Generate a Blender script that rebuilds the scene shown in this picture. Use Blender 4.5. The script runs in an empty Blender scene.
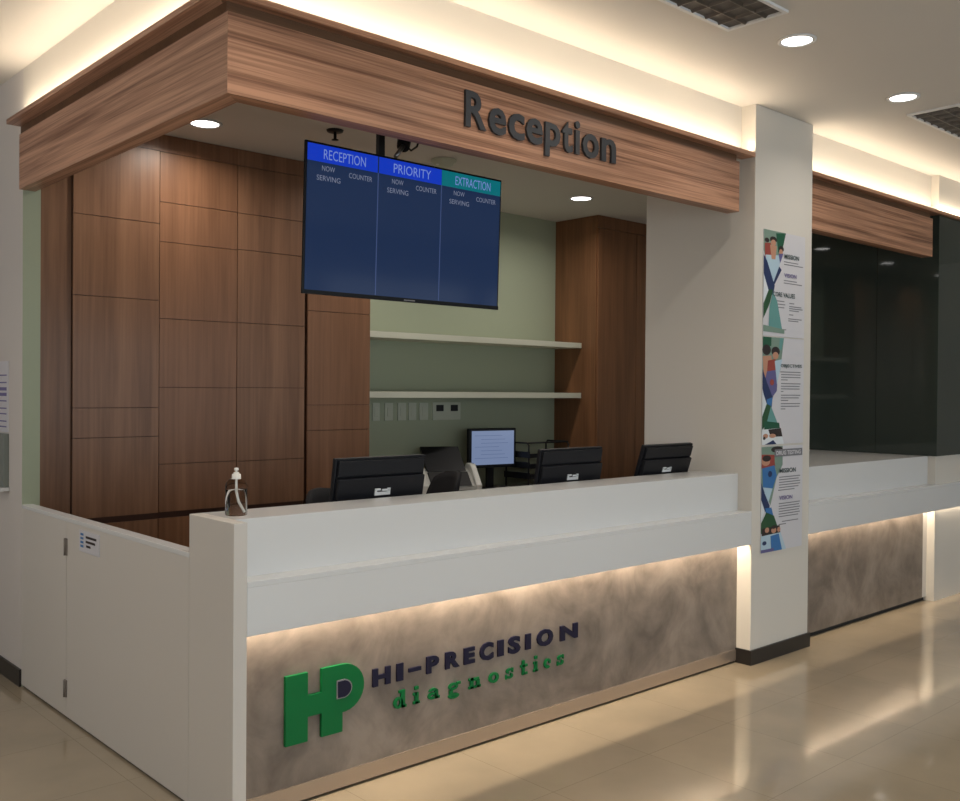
import bpy, math, random
from mathutils import Vector, Matrix
random.seed(7)
S = bpy.context.scene
COL = S.collection
PI = math.pi

# ------------------------------------------------------------------ materials
def srgb(r, g, b):
    f = lambda c: (c/255/12.92) if c/255 <= .04045 else ((c/255+.055)/1.055)**2.4
    return (f(r), f(g), f(b), 1)

def principled(name):
    m = bpy.data.materials.new(name); m.use_nodes = True
    nt = m.node_tree
    return m, nt, nt.nodes['Principled BSDF']

def mat(name, col, rough=.5, metal=0, spec=.5, coat=0, emit=None, es=0, trans=0, ior=1.45, alpha=1, bump=0, bscale=60, vary=0, vscale=3):
    m, nt, b = principled(name)
    b.inputs['Base Color'].default_value = col
    b.inputs['Roughness'].default_value = rough
    b.inputs['Metallic'].default_value = metal
    b.inputs['Specular IOR Level'].default_value = spec
    b.inputs['Coat Weight'].default_value = coat
    b.inputs['Coat Roughness'].default_value = .05
    b.inputs['Transmission Weight'].default_value = trans
    b.inputs['IOR'].default_value = ior
    b.inputs['Alpha'].default_value = alpha
    if emit:
        b.inputs['Emission Color'].default_value = emit
        b.inputs['Emission Strength'].default_value = es
    if bump or vary:
        tc = nt.nodes.new('ShaderNodeTexCoord')
        n = nt.nodes.new('ShaderNodeTexNoise'); n.inputs['Scale'].default_value = bscale if bump else vscale
        n.inputs['Detail'].default_value = 4
        nt.links.new(tc.outputs['Object'], n.inputs['Vector'])
        if bump:
            bp = nt.nodes.new('ShaderNodeBump'); bp.inputs['Strength'].default_value = bump; bp.inputs['Distance'].default_value = .002
            nt.links.new(n.outputs['Fac'], bp.inputs['Height']); nt.links.new(bp.outputs['Normal'], b.inputs['Normal'])
        if vary:
            n2 = nt.nodes.new('ShaderNodeTexNoise'); n2.inputs['Scale'].default_value = vscale; n2.inputs['Detail'].default_value = 5
            nt.links.new(tc.outputs['Object'], n2.inputs['Vector'])
            r = nt.nodes.new('ShaderNodeValToRGB')
            c = Vector(col[:3])
            r.color_ramp.elements[0].position = .3; r.color_ramp.elements[1].position = .7
            r.color_ramp.elements[0].color = (*(c*(1-vary)), 1); r.color_ramp.elements[1].color = (*(c*(1+vary)), 1)
            nt.links.new(n2.outputs['Fac'], r.inputs['Fac']); nt.links.new(r.outputs['Color'], b.inputs['Base Color'])
    return m

def wood(name, dark, light, grain, rough=.38, seed=0, fine=1.0, contrast=(.3, .72)):
    """grain: axis index along which the grain runs."""
    m, nt, b = principled(name)
    tc = nt.nodes.new('ShaderNodeTexCoord')
    mp = nt.nodes.new('ShaderNodeMapping')
    sc = [11*fine]*3; sc[grain] = .55
    mp.inputs['Scale'].default_value = sc; mp.inputs['Location'].default_value = (seed, seed*1.7, seed*.6)
    nt.links.new(tc.outputs['Object'], mp.inputs['Vector'])
    n = nt.nodes.new('ShaderNodeTexNoise'); n.inputs['Scale'].default_value = 1; n.inputs['Detail'].default_value = 7; n.inputs['Roughness'].default_value = .6
    n.inputs['Distortion'].default_value = .5
    nt.links.new(mp.outputs['Vector'], n.inputs['Vector'])
    mp2 = nt.nodes.new('ShaderNodeMapping')
    sc2 = [75*fine]*3; sc2[grain] = 1.6
    mp2.inputs['Scale'].default_value = sc2
    nt.links.new(tc.outputs['Object'], mp2.inputs['Vector'])
    n2 = nt.nodes.new('ShaderNodeTexNoise'); n2.inputs['Scale'].default_value = 1; n2.inputs['Detail'].default_value = 4
    nt.links.new(mp2.outputs['Vector'], n2.inputs['Vector'])
    mx = nt.nodes.new('ShaderNodeMix'); mx.data_type = 'FLOAT'; mx.inputs[0].default_value = .35
    nt.links.new(n.outputs['Fac'], mx.inputs[2]); nt.links.new(n2.outputs['Fac'], mx.inputs[3])
    r = nt.nodes.new('ShaderNodeValToRGB')
    r.color_ramp.elements[0].position = contrast[0]; r.color_ramp.elements[1].position = contrast[1]
    r.color_ramp.elements[0].color = dark; r.color_ramp.elements[1].color = light
    nt.links.new(mx.outputs[0], r.inputs['Fac']); nt.links.new(r.outputs['Color'], b.inputs['Base Color'])
    bp = nt.nodes.new('ShaderNodeBump'); bp.inputs['Strength'].default_value = .15; bp.inputs['Distance'].default_value = .001
    nt.links.new(n2.outputs['Fac'], bp.inputs['Height']); nt.links.new(bp.outputs['Normal'], b.inputs['Normal'])
    b.inputs['Roughness'].default_value = rough
    b.inputs['Specular IOR Level'].default_value = .4
    return m

def tile_floor():
    m, nt, b = principled('polished_beige_tile')
    tc = nt.nodes.new('ShaderNodeTexCoord')
    mp = nt.nodes.new('ShaderNodeMapping'); mp.inputs['Location'].default_value = (.07, -.13, 0)
    nt.links.new(tc.outputs['Object'], mp.inputs['Vector'])
    br = nt.nodes.new('ShaderNodeTexBrick'); br.offset = 0; br.squash = 1
    br.inputs['Scale'].default_value = 1; br.inputs['Brick Width'].default_value = .6; br.inputs['Row Height'].default_value = .6
    br.inputs['Mortar Size'].default_value = .0014; br.inputs['Mortar Smooth'].default_value = .3
    br.inputs['Color1'].default_value = FLOOR_C; br.inputs['Color2'].default_value = (FLOOR_C[0]*.97, FLOOR_C[1]*.97, FLOOR_C[2]*.97, 1)
    br.inputs['Mortar'].default_value = (FLOOR_C[0]*.68, FLOOR_C[1]*.66, FLOOR_C[2]*.62, 1)
    nt.links.new(mp.outputs['Vector'], br.inputs['Vector'])
    n = nt.nodes.new('ShaderNodeTexNoise'); n.inputs['Scale'].default_value = 2.2; n.inputs['Detail'].default_value = 6
    nt.links.new(tc.outputs['Object'], n.inputs['Vector'])
    r = nt.nodes.new('ShaderNodeValToRGB'); r.color_ramp.elements[0].color = (.88, .88, .88, 1); r.color_ramp.elements[1].color = (1.08, 1.07, 1.06, 1)
    r.color_ramp.elements[0].position = .3; r.color_ramp.elements[1].position = .7
    nt.links.new(n.outputs['Fac'], r.inputs['Fac'])
    mx = nt.nodes.new('ShaderNodeMix'); mx.data_type = 'RGBA'; mx.blend_type = 'MULTIPLY'; mx.inputs[0].default_value = 1
    nt.links.new(br.outputs['Color'], mx.inputs[6]); nt.links.new(r.outputs['Color'], mx.inputs[7])
    nt.links.new(mx.outputs[2], b.inputs['Base Color'])
    b.inputs['Roughness'].default_value = .13; b.inputs['Coat Weight'].default_value = .25; b.inputs['Coat Roughness'].default_value = .04
    b.inputs['Specular IOR Level'].default_value = .55
    return m

def concrete():
    m, nt, b = principled('mottled_taupe_stone')
    tc = nt.nodes.new('ShaderNodeTexCoord')
    n = nt.nodes.new('ShaderNodeTexNoise'); n.inputs['Scale'].default_value = 3.2; n.inputs['Detail'].default_value = 9; n.inputs['Roughness'].default_value = .62; n.inputs['Distortion'].default_value = .8
    nt.links.new(tc.outputs['Object'], n.inputs['Vector'])
    mp = nt.nodes.new('ShaderNodeMapping'); mp.inputs['Scale'].default_value = (5, 5, 4)
    nt.links.new(tc.outputs['Object'], mp.inputs['Vector'])
    n2 = nt.nodes.new('ShaderNodeTexNoise'); n2.inputs['Scale'].default_value = 2.2; n2.inputs['Detail'].default_value = 6
    nt.links.new(mp.outputs['Vector'], n2.inputs['Vector'])
    mx = nt.nodes.new('ShaderNodeMix'); mx.data_type = 'FLOAT'; mx.inputs[0].default_value = .3
    nt.links.new(n.outputs['Fac'], mx.inputs[2]); nt.links.new(n2.outputs['Fac'], mx.inputs[3])
    r = nt.nodes.new('ShaderNodeValToRGB')
    r.color_ramp.elements[0].position = .36; r.color_ramp.elements[1].position = .64
    r.color_ramp.elements[0].color = srgb(98, 88, 80); r.color_ramp.elements[1].color = srgb(142, 130, 119)
    nt.links.new(mx.outputs[0], r.inputs['Fac']); nt.links.new(r.outputs['Color'], b.inputs['Base Color'])
    b.inputs['Roughness'].default_value = .42
    bp = nt.nodes.new('ShaderNodeBump'); bp.inputs['Strength'].default_value = .12; bp.inputs['Distance'].default_value = .002
    nt.links.new(mx.outputs[0], bp.inputs['Height']); nt.links.new(bp.outputs['Normal'], b.inputs['Normal'])
    return m

FLOOR_C = srgb(160, 146, 124)
M = {}
M['floor'] = tile_floor()
M['concrete'] = concrete()
M['paint'] = mat('warm_white_paint', srgb(210, 204, 194), .75, bump=.05, bscale=180)
M['ceil'] = mat('ceiling_paint', srgb(208, 203, 196), .85)
M['greywall'] = mat('grey_wall_paint', srgb(205, 198, 192), .75, bump=.05, bscale=180)
M['green'] = mat('pale_green_paint', srgb(163, 170, 146), .7, bump=.04, bscale=160)
M['solid'] = mat('white_solid_surface', srgb(214, 214, 213), .22, spec=.5)
M['lam'] = mat('off_white_laminate', srgb(206, 200, 192), .45, bump=.04, bscale=220)
M['shelfw'] = mat('shelf_laminate', srgb(205, 204, 186), .5)
M['woodv'] = wood('walnut_vertical', srgb(104, 72, 52), srgb(152, 112, 84), 2, seed=3, fine=.8)
M['woodv2'] = wood('walnut_vertical_b', srgb(108, 74, 52), srgb(150, 108, 80), 2, seed=9, fine=.8)
M['woodc'] = wood('walnut_cabinet', srgb(98, 66, 44), srgb(146, 102, 70), 2, seed=21, fine=.8)
M['woodx'] = wood('walnut_horizontal_x', srgb(112, 74, 54), srgb(192, 144, 114), 0, seed=5, fine=2.1, contrast=(.38, .60))
M['woody_lit'] = wood('walnut_horizontal_y_lit', srgb(128, 88, 68), srgb(208, 162, 134), 1, seed=11, fine=2.1, contrast=(.38, .60))  # same walnut, lightened: light from the left put into the side boards' colour
M['wooddk'] = wood('walnut_neck_shade', srgb(84, 58, 40), srgb(116, 84, 58), 0, seed=2, fine=1)  # shade under the cornice ledge put into a darker walnut for the neck
M['seam'] = mat('seam_dark', srgb(70, 44, 32), .7)
M['black'] = mat('black_plastic', srgb(20, 21, 26), .4, spec=.3)
M['blackm'] = mat('matte_black', srgb(24, 24, 26), .6)
M['basebd'] = mat('black_skirting', srgb(38, 34, 32), .35)
M['kick'] = mat('brushed_kick_plate', srgb(176, 160, 144), .22, metal=.6)
M['steel'] = mat('steel', srgb(150, 150, 150), .35, metal=1)
M['silver'] = mat('silver_print', srgb(225, 228, 230), .3)
M['letter'] = mat('charcoal_letter', srgb(60, 62, 66), .35)
M['navy'] = mat('navy_letter', srgb(20, 18, 44), .45, spec=.3)
M['lgreen'] = mat('green_letter', srgb(0, 100, 50), .5, spec=.3)
M['glass'] = mat('dark_tinted_glass', srgb(52, 60, 56), .04, spec=.5)
M['glassedge'] = mat('black_glass_frame', srgb(18, 18, 18), .4)
M['tvbody'] = mat('tv_black', srgb(14, 14, 16), .35, spec=.2)
M['scr'] = mat('tv_screen', (.004, .006, .012, 1), .1, spec=.22, emit=srgb(32, 50, 84), es=.72)
M['scrline'] = mat('tv_divider', (.01, .01, .02, 1), .2, spec=.2, emit=srgb(62, 80, 122), es=.8)
M['scrblue'] = mat('tv_blue_band', (.004, .006, .012, 1), .1, emit=srgb(22, 62, 205), es=.75)
M['scrteal'] = mat('tv_teal_band', (.004, .006, .012, 1), .1, emit=srgb(10, 118, 128), es=.75)
M['scrtxt'] = mat('tv_pale_text', (.01, .01, .02, 1), .2, emit=srgb(126, 150, 225), es=.75)
M['scrtxt2'] = mat('tv_grey_text', (.01, .01, .02, 1), .2, emit=srgb(130, 138, 162), es=.72)
M['pcscr'] = mat('pc_screen', (.01, .01, .02, 1), .15, emit=srgb(140, 158, 196), es=.62)
M['pctxt'] = mat('pc_text', (.01, .01, .02, 1), .15, emit=srgb(112, 130, 168), es=.62)
M['lamp'] = mat('lamp_lens', (.8, .8, .8, 1), .4, emit=(1, .97, .93, 1), es=9)
M['led'] = mat('led_warm', (.8, .8, .8, 1), .4, emit=(1, .80, .55, 1), es=3)
M['trimw'] = mat('white_trim', srgb(215, 215, 215), .4)
M['louv'] = mat('louver_aluminium', srgb(112, 108, 104), .3, metal=.85)
M['louvback'] = mat('louver_back', srgb(84, 80, 76), .6)
M['paper'] = mat('poster_paper', srgb(206, 204, 208), .45)
M['ink'] = mat('grey_ink', srgb(120, 120, 124), .6)
M['inkd'] = mat('dark_ink', srgb(66, 84, 84), .6)
M['inkp'] = mat('violet_ink', srgb(112, 104, 150), .6)
M['plate'] = mat('switch_plate', srgb(186, 190, 172), .4)
M['clear'] = mat('clear_plastic', (1, 1, 1, 1), .03, trans=1, ior=1.08)
M['gel'] = mat('clear_gel', (1, 1, 1, 1), .12, trans=1, ior=1.14)
M['pumpw'] = mat('white_pump_plastic', srgb(236, 232, 224), .3)
M['fabric'] = mat('black_mesh_fabric', srgb(24, 24, 28), .8, bump=.3, bscale=400)
M['scanw'] = mat('scanner_white', srgb(205, 205, 200), .4)
M['hinge'] = mat('hinge_grey', srgb(120, 112, 104), .5)
M['wglow'] = mat('daylight_pane', (.5, .5, .5, 1), .2, emit=(.80, .90, 1, 1), es=1)
for k, c in dict(p_green=(24, 84, 60), p_teal=(98, 150, 146), p_navy=(34, 50, 92), p_blue=(56, 112, 170), p_pale=(176, 200, 214),
                 p_skin=(188, 138, 112), p_hair=(44, 34, 34), p_red=(150, 66, 56), p_dgreen=(38, 80, 48), p_white=(216, 222, 226), p_violet=(96, 92, 140), p_bg=(120, 144, 130)).items():
    M[k] = mat('print_' + k[2:], srgb(*c), .5)

# ------------------------------------------------------------------ mesh builder
class MB:
    def __init__(s): s.v = []; s.f = []; s.m = []; s.sm = []
    def add(s, vs, fs, mi=0, smooth=False):
        n = len(s.v); s.v += [tuple(p) for p in vs]
        for f in fs: s.f.append([i+n for i in f]); s.m.append(mi); s.sm.append(smooth)
        return s
    def box(s, x0, x1, y0, y1, z0, z1, mi=0):
        v = [(x, y, z) for x in (x0, x1) for y in (y0, y1) for z in (z0, z1)]
        return s.add(v, [(0, 1, 3, 2), (4, 6, 7, 5), (0, 4, 5, 1), (2, 3, 7, 6), (0, 2, 6, 4), (1, 5, 7, 3)], mi)
    def hexa(s, b, t, mi=0):
        """b,t: four bottom and four top points, both counter-clockwise."""
        return s.add(list(b)+list(t), [(3, 2, 1, 0), (4, 5, 6, 7), (0, 1, 5, 4), (1, 2, 6, 5), (2, 3, 7, 6), (3, 0, 4, 7)], mi)
    def prism_xz(s, pts, y0, y1, mi=0, mside=None):
        n = len(pts); v = [(x, y0, z) for x, z in pts] + [(x, y1, z) for x, z in pts]
        s.add(v, [list(range(n))], mi); s.f.append([len(s.v)-1-i for i in range(n)]); s.m.append(mi); s.sm.append(False)
        b = len(s.v)-2*n
        for i in range(n):
            j = (i+1) % n
            s.f.append([b+i, b+n+i, b+n+j, b+j]); s.m.append(mi if mside is None else mside); s.sm.append(False)
        return s
    def prism_yz(s, pts, x0, x1, mi=0):
        n = len(pts); b = len(s.v)
        s.v += [(x0, y, z) for y, z in pts] + [(x1, y, z) for y, z in pts]
        for f in [list(range(n))[::-1], [b_ + n for b_ in range(n)]] + [[i, (i+1) % n, n+(i+1) % n, n+i] for i in range(n)]:
            s.f.append([k+b for k in f]); s.m.append(mi); s.sm.append(False)
        return s
    def tube(s, path, r, seg=10, mi=0, caps=True):
        path = [Vector(p) for p in path]; rs = r if isinstance(r, (list, tuple)) else [r]*len(path)
        b = len(s.v); prev = None
        for i, p in enumerate(path):
            d = (path[min(i+1, len(path)-1)] - path[max(i-1, 0)]).normalized()
            if prev is None:
                a = Vector((0, 0, 1)) if abs(d.z) < .9 else Vector((1, 0, 0)); u = d.cross(a).normalized()
            else: u = (prev - d*prev.dot(d)).normalized()
            prev = u; w = d.cross(u)
            for k in range(seg):
                t = 2*PI*k/seg; q = p + (u*math.cos(t) + w*math.sin(t))*rs[i]; s.v.append(tuple(q))
        for i in range(len(path)-1):
            for k in range(seg):
                a = b+i*seg+k; c = b+i*seg+(k+1) % seg
                s.f.append([a, c, c+seg, a+seg]); s.m.append(mi); s.sm.append(True)
        if caps:
            s.f.append([b+k for k in range(seg)][::-1]); s.m.append(mi); s.sm.append(False)
            e = b+(len(path)-1)*seg; s.f.append([e+k for k in range(seg)]); s.m.append(mi); s.sm.append(False)
        return s
    def lathe(s, prof, c=(0, 0, 0), seg=32, mi=0):
        b = len(s.v)
        for r, z in prof:
            for k in range(seg):
                t = 2*PI*k/seg; s.v.append((c[0]+max(r, 1e-5)*math.cos(t), c[1]+max(r, 1e-5)*math.sin(t), c[2]+z))
        for i in range(len(prof)-1):
            for k in range(seg):
                a = b+i*seg+k; d = b+i*seg+(k+1) % seg
                s.f.append([a, d, d+seg, a+seg]); s.m.append(mi); s.sm.append(True)
        return s
    def ellipse_xz(s, cx, cz, rx, rz, y, mi=0, n=14):
        return s.add([(cx+rx*math.cos(2*PI*k/n), y, cz+rz*math.sin(2*PI*k/n)) for k in range(n)], [list(range(n))], mi)
    def build(s, name, mats, parent=None, bevel=0, seg=2, rot=None):
        o3 = root_loc(parent)
        me = bpy.data.meshes.new(name)
        vs = [Vector(v)-o3 for v in s.v]
        me.from_pydata(vs, [], s.f)
        if not isinstance(mats, (list, tuple)): mats = [mats]
        for m in mats: me.materials.append(m)
        for p, mi, sm in zip(me.polygons, s.m, s.sm): p.material_index = mi; p.use_smooth = sm
        me.update()
        o = bpy.data.objects.new(name, me); COL.objects.link(o)
        if parent is not None: o.parent = parent
        if bevel:
            b = o.modifiers.new('Bevel', 'BEVEL'); b.width = bevel; b.segments = seg; b.limit_method = 'ANGLE'
        return o

def root_loc(p):
    v = Vector((0, 0, 0))
    while p is not None:
        v = v + p.location; p = p.parent
    return v

def fixn(o):
    import bmesh
    bm = bmesh.new(); bm.from_mesh(o.data); bmesh.ops.recalc_face_normals(bm, faces=bm.faces); bm.to_mesh(o.data); bm.free()
    return o

def thing(name, label, cat, loc=(0, 0, 0), group=None):
    o = bpy.data.objects.new(name, None); COL.objects.link(o); o.location = loc; o.empty_display_size = .1
    o['label'] = label; o['category'] = cat
    if group: o['group'] = group
    return o
def tag(o, label, cat, group=None):
    o['label'] = label; o['category'] = cat
    if group: o['group'] = group
    return o
def struct(name, mb, m, bevel=0):
    o = mb.build(name, m, None, bevel); o['kind'] = 'structure'; return o
def copy_tree(o, parent=None):
    c = o.copy(); COL.objects.link(c); c.parent = parent
    for ch in o.children: copy_tree(ch, c)
    return c

def text_letters(string, offset=.0, extrude=.1, spacing=1.0):
    """returns a list of per-letter (verts, faces) from a text curve, left to right."""
    cu = bpy.data.curves.new('t', 'FONT'); cu.body = string; cu.offset = offset; cu.extrude = extrude; cu.space_character = spacing
    cu.resolution_u = 3
    ob = bpy.data.objects.new('t', cu); COL.objects.link(ob)
    dg = bpy.context.evaluated_depsgraph_get(); dg.update()
    me = bpy.data.meshes.new_from_object(ob.evaluated_get(dg))
    vs = [tuple(v.co) for v in me.vertices]; fs = [list(p.vertices) for p in me.polygons]
    bpy.data.objects.remove(ob); bpy.data.curves.remove(cu); bpy.data.meshes.remove(me)
    par = list(range(len(vs)))
    def find(a):
        while par[a] != a: par[a] = par[par[a]]; a = par[a]
        return a
    for f in fs:
        for a in f[1:]: par[find(a)] = find(f[0])
    comp = {}
    for i in range(len(vs)): comp.setdefault(find(i), []).append(i)
    cs = [[min(vs[i][0] for i in c), max(vs[i][0] for i in c), set(c)] for c in comp.values() if len(c) > 2]
    cs.sort(key=lambda c: c[0])
    out = []
    for c in cs:
        if out and min(c[1], out[-1][1]) - c[0] > .45*min(c[1]-c[0], out[-1][1]-out[-1][0]):
            out[-1][1] = max(out[-1][1], c[1]); out[-1][2] |= c[2]
        else: out.append(c)
    res = []
    for c in out:
        idx = sorted(c[2]); mp = {i: k for k, i in enumerate(idx)}
        res.append(([vs[i] for i in idx], [[mp[i] for i in f] for f in fs if f[0] in mp]))
    return res

def text_mb(string, x0, x1, z0, z1, y, depth=.0, offset=.0, mi=0, mb=None, axis='x', spacing=1.0, separate=False):
    """letters facing -Y (axis x) or facing -X (axis y: x0..x1 are then y coordinates running left to right)."""
    L = text_letters(string, offset, .05 if depth else 0, spacing)
    ax = [v[0] for l in L for v in l[0]]; az = [v[1] for l in L for v in l[0]]
    a0, a1, b0, b1 = min(ax), max(ax), min(az), max(az)
    outs = []
    mb = mb or MB()
    for vs, fs in L:
        nv = []
        for vx, vy, vz in vs:
            X = x0+(vx-a0)/(a1-a0)*(x1-x0); Z = z0+(vy-b0)/(b1-b0)*(z1-z0)
            D = y - (depth if vz > .01 else 0) if depth else y
            nv.append((X, D, Z) if axis == 'x' else (D, X, Z))
        if separate: k = MB(); k.add(nv, fs, mi); outs.append(k)
        else: mb.add(nv, fs, mi)
    return outs if separate else mb

# ------------------------------------------------------------------ dimensions (metres)
XC, XD = 3.2727, 3.9155        # pillar left and right face
XE = 5.85                      # far pillar left face
DL = 2.289                     # depth where the left wall starts
ZC, ZS = 3.2275, 3.066         # lobby ceiling, reception ceiling
ZT = 1.10                      # counter top
Z0, Z1 = .6956, .8884          # ledge lip bottom / top
D = .093                       # set-back of panels behind ledge lip
YG = 2.83                      # green wall
YW = 2.43                      # wood wall front
XMIN, XMAX, YMIN, YMAX = -3.6, 11.0, -6.8, 6.0

# ------------------------------------------------------------------ setting
struct('floor', MB().box(XMIN-.2, XMAX+.2, YMIN-.2, YMAX+.2, -.06, 0), M['floor'])
# lobby ceiling, L-shaped around the reception room
c = MB(); c.box(XMIN-.2, XMAX+.2, YMIN-.2, D, ZC, ZC+.1); c.box(XMIN-.2, 0, D, YMAX+.2, ZC, ZC+.1)
struct('ceiling', c, M['ceil'])
struct('ceiling.001', MB().box(.0893, XMAX, D+.05, YG, ZS, ZS+.08), M['ceil'])
# bulkheads above the wood fascias
b = MB()
b.box(0, XC, D, D+.05, 2.93, ZC); b.box(XD, XE, D, D+.05, 2.93, ZC); b.box(0, .0893, D+.05, DL, 2.93, ZC)
struct('wall_bulkhead', b, M['paint'])
struct('wall_left', MB().box(0, .0893, DL, YMAX, 0, ZC), [M['greywall'], M['green']])
lw = bpy.data.objects['wall_left']; 
for p in lw.data.polygons:
    if p.normal.y < -.9 or p.normal.x > .9: p.material_index = 1
struct('wall_back', MB().box(.0893, XMAX, YG, YG+.1, 0, ZS+.08), M['green'])
struct('wall_pillar', MB().box(XC, XD, 0, .78, 0, ZC), M['paint'], bevel=.003)
struct('wall_pillar_far', MB().box(XE, XMAX+.2, .035, YG, 0, ZC), M['paint'])
w = MB()
w.box(XMIN-.2, XMAX+.2, YMIN-.2, YMIN, 0, .5); w.box(XMIN-.2, XMAX+.2, YMIN-.2, YMIN, 2.7, ZC)
for k in range(6): x = XMIN-.2 + k*(XMAX-XMIN+.4-.3)/5; w.box(x, x+.3, YMIN-.2, YMIN, .5, 2.7)
struct('wall_front', w, M['paint'])
struct('wall_right', MB().box(XMAX, XMAX+.2, YMIN, .035, 0, ZC), M['paint'])
struct('wall_far_left', MB().box(XMIN-.2, XMIN, YMIN, YMAX, 0, ZC), M['greywall'])
struct('wall_corridor_end', MB().box(XMIN, 0, YMAX, YMAX+.2, 0, ZC), M['greywall'])
for k in range(5):
    x = XMIN-.2 + k*(XMAX-XMIN+.4-.3)/5+.3; x2 = XMIN-.2+(k+1)*(XMAX-XMIN+.4-.3)/5
    f = MB(); f.box(x, x2, YMIN-.1, YMIN-.05, .5, .56); f.box(x, x2, YMIN-.1, YMIN-.05, 2.64, 2.7); f.box(x, x+.06, YMIN-.1, YMIN-.05, .56, 2.64); f.box(x2-.06, x2, YMIN-.1, YMIN-.05, .56, 2.64)
    f.box((x+x2)/2-.03, (x+x2)/2+.03, YMIN-.1, YMIN-.05, .56, 2.64)
    wf = struct('window_%d' % (k+1), f, M['trimw'])
    g = MB().box(x+.05, x2-.05, YMIN-.09, YMIN-.08, .55, 2.65).build('pane', M['wglow'], wf)
# skirtings
struct('baseboard_left', MB().box(-.012, 0, DL, YMAX, 0, .09), M['basebd'])
bb = MB(); bb.box(XC-.012, XD+.012, -.012, .0, 0, .085); bb.box(XC-.012, XC, 0, D-.001, 0, .085); bb.box(XD, XD+.012, 0, D-.001, 0, .085)
struct('baseboard_pillar', bb, M['basebd'])

# ------------------------------------------------------------------ wood fascia with light cove
def fascia(name, label, parts, ledge, loc, strips):
    t = thing(name, label, 'fascia', loc)
    for args, m in parts: MB().box(*args).build('fascia_board', m, t, bevel=.0015)
    l = MB()
    for a in ledge: l.box(*a)
    l.build('cornice_ledge', M['woodx'], t)
    n = MB()
    for a in ledge:
        pass
    return t
YF, XF = .029, -.019
ZFB, ZFT, ZLB, ZLT = 2.598, 2.882, 2.924, 2.9475
t = thing('wood_fascia', 'walnut fascia wrapping the corner above the main counter, carrying the Reception sign', 'fascia', (0, 0, ZFB))
def plan(pts, z0, z1):
    n = len(pts); k = MB(); k.add([(x, y, z0) for x, y in pts] + [(x, y, z1) for x, y in pts], [list(range(n))[::-1], list(range(n, 2*n))] + [[i, (i+1) % n, n+(i+1) % n, n+i] for i in range(n)]); return k
plan([(XF, YF), (3.155, YF), (3.155, YF+.08), (XF+.08, YF+.08)], ZFB, ZFT).build('front_board', M['woodx'], t)
plan([(XF, YF), (XF+.08, YF+.08), (XF+.08, DL), (XF, DL)], ZFB, ZFT).build('side_board', M['woody_lit'], t)
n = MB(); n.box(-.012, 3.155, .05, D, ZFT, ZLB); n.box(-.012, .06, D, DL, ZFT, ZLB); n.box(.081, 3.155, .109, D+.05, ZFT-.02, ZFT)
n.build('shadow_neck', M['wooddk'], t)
MB().add([(-.082, 0, ZLB), (XC, 0, ZLB), (XC, D, ZLB), (0, D, ZLB), (-.082, 0, ZLT), (XC, 0, ZLT), (XC, D, ZLT), (0, D, ZLT)],
         [(3, 2, 1, 0), (4, 5, 6, 7), (0, 1, 5, 4), (1, 2, 6, 5), (2, 3, 7, 6), (3, 0, 4, 7)]).build('cornice_ledge', M['woodx'], t)
MB().add([(-.082, 0, ZLB), (0, D, ZLB), (0, DL, ZLB), (-.082, DL, ZLB), (-.082, 0, ZLT), (0, D, ZLT), (0, DL, ZLT), (-.082, DL, ZLT)],
         [(3, 2, 1, 0), (4, 5, 6, 7), (0, 1, 5, 4), (1, 2, 6, 5), (2, 3, 7, 6), (3, 0, 4, 7)]).build('cornice_ledge', M['woody_lit'], t)
MB().box(-.03, XC-.01, .017, .038, ZLT, ZLT+.006).build('light_strip', M['led'], t)
MB().box(-.07, -.05, .07, DL-.03, ZLT, ZLT+.006).build('light_strip', M['led'], t)
t = thing('wood_fascia', 'shorter walnut fascia right of the poster pillar, in front of the dark glass', 'fascia', (XD, 0, ZFB))
MB().box(XD, 5.733, YF, YF+.08, ZFB, ZFT).build('front_board', M['woodx'], t)
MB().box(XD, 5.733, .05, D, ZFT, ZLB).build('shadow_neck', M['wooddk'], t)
MB().box(XD, XMAX, 0, .03, ZLB, ZLT).box(XD, XE, .03, D, ZLB, ZLT).build('cornice_ledge', M['woodx'], t)
MB().box(XD+.01, XE-.02, .017, .038, ZLT, ZLT+.006).build('light_strip', M['led'], t)
MB().box(XE-.02, XMAX-.1, .008, .024, ZLT, ZLT+.006).build('light_strip', M['led'], t)

def area(name, loc, sx, sy, power, col, rot=(0, 0, 0), parent=None, spread=PI, shape='RECTANGLE'):
    l = bpy.data.lights.new(name, 'AREA'); l.shape = shape; l.size = sx; l.size_y = sy; l.energy = power; l.color = col; l.spread = spread
    o = bpy.data.objects.new(name, l); COL.objects.link(o); o.rotation_euler = rot
    o.location = Vector(loc) - root_loc(parent)
    if parent: o.parent = parent
    return o
WARM = (1, .84, .64)
COVE = 2.25     # watts per metre
def cove(x0, x1, y0, y1):
    L = max(x1-x0, y1-y0)
    area('cove_light', ((x0+x1)/2, (y0+y1)/2, ZLT+.012), x1-x0, y1-y0, COVE*L, WARM, (PI, 0, 0))
cove(-.03, XC-.01, .02, .035); cove(-.068, -.053, .07, DL-.03); cove(XD+.01, XE-.02, .02, .035); cove(XE-.02, XMAX-.5, .01, .024)

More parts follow.
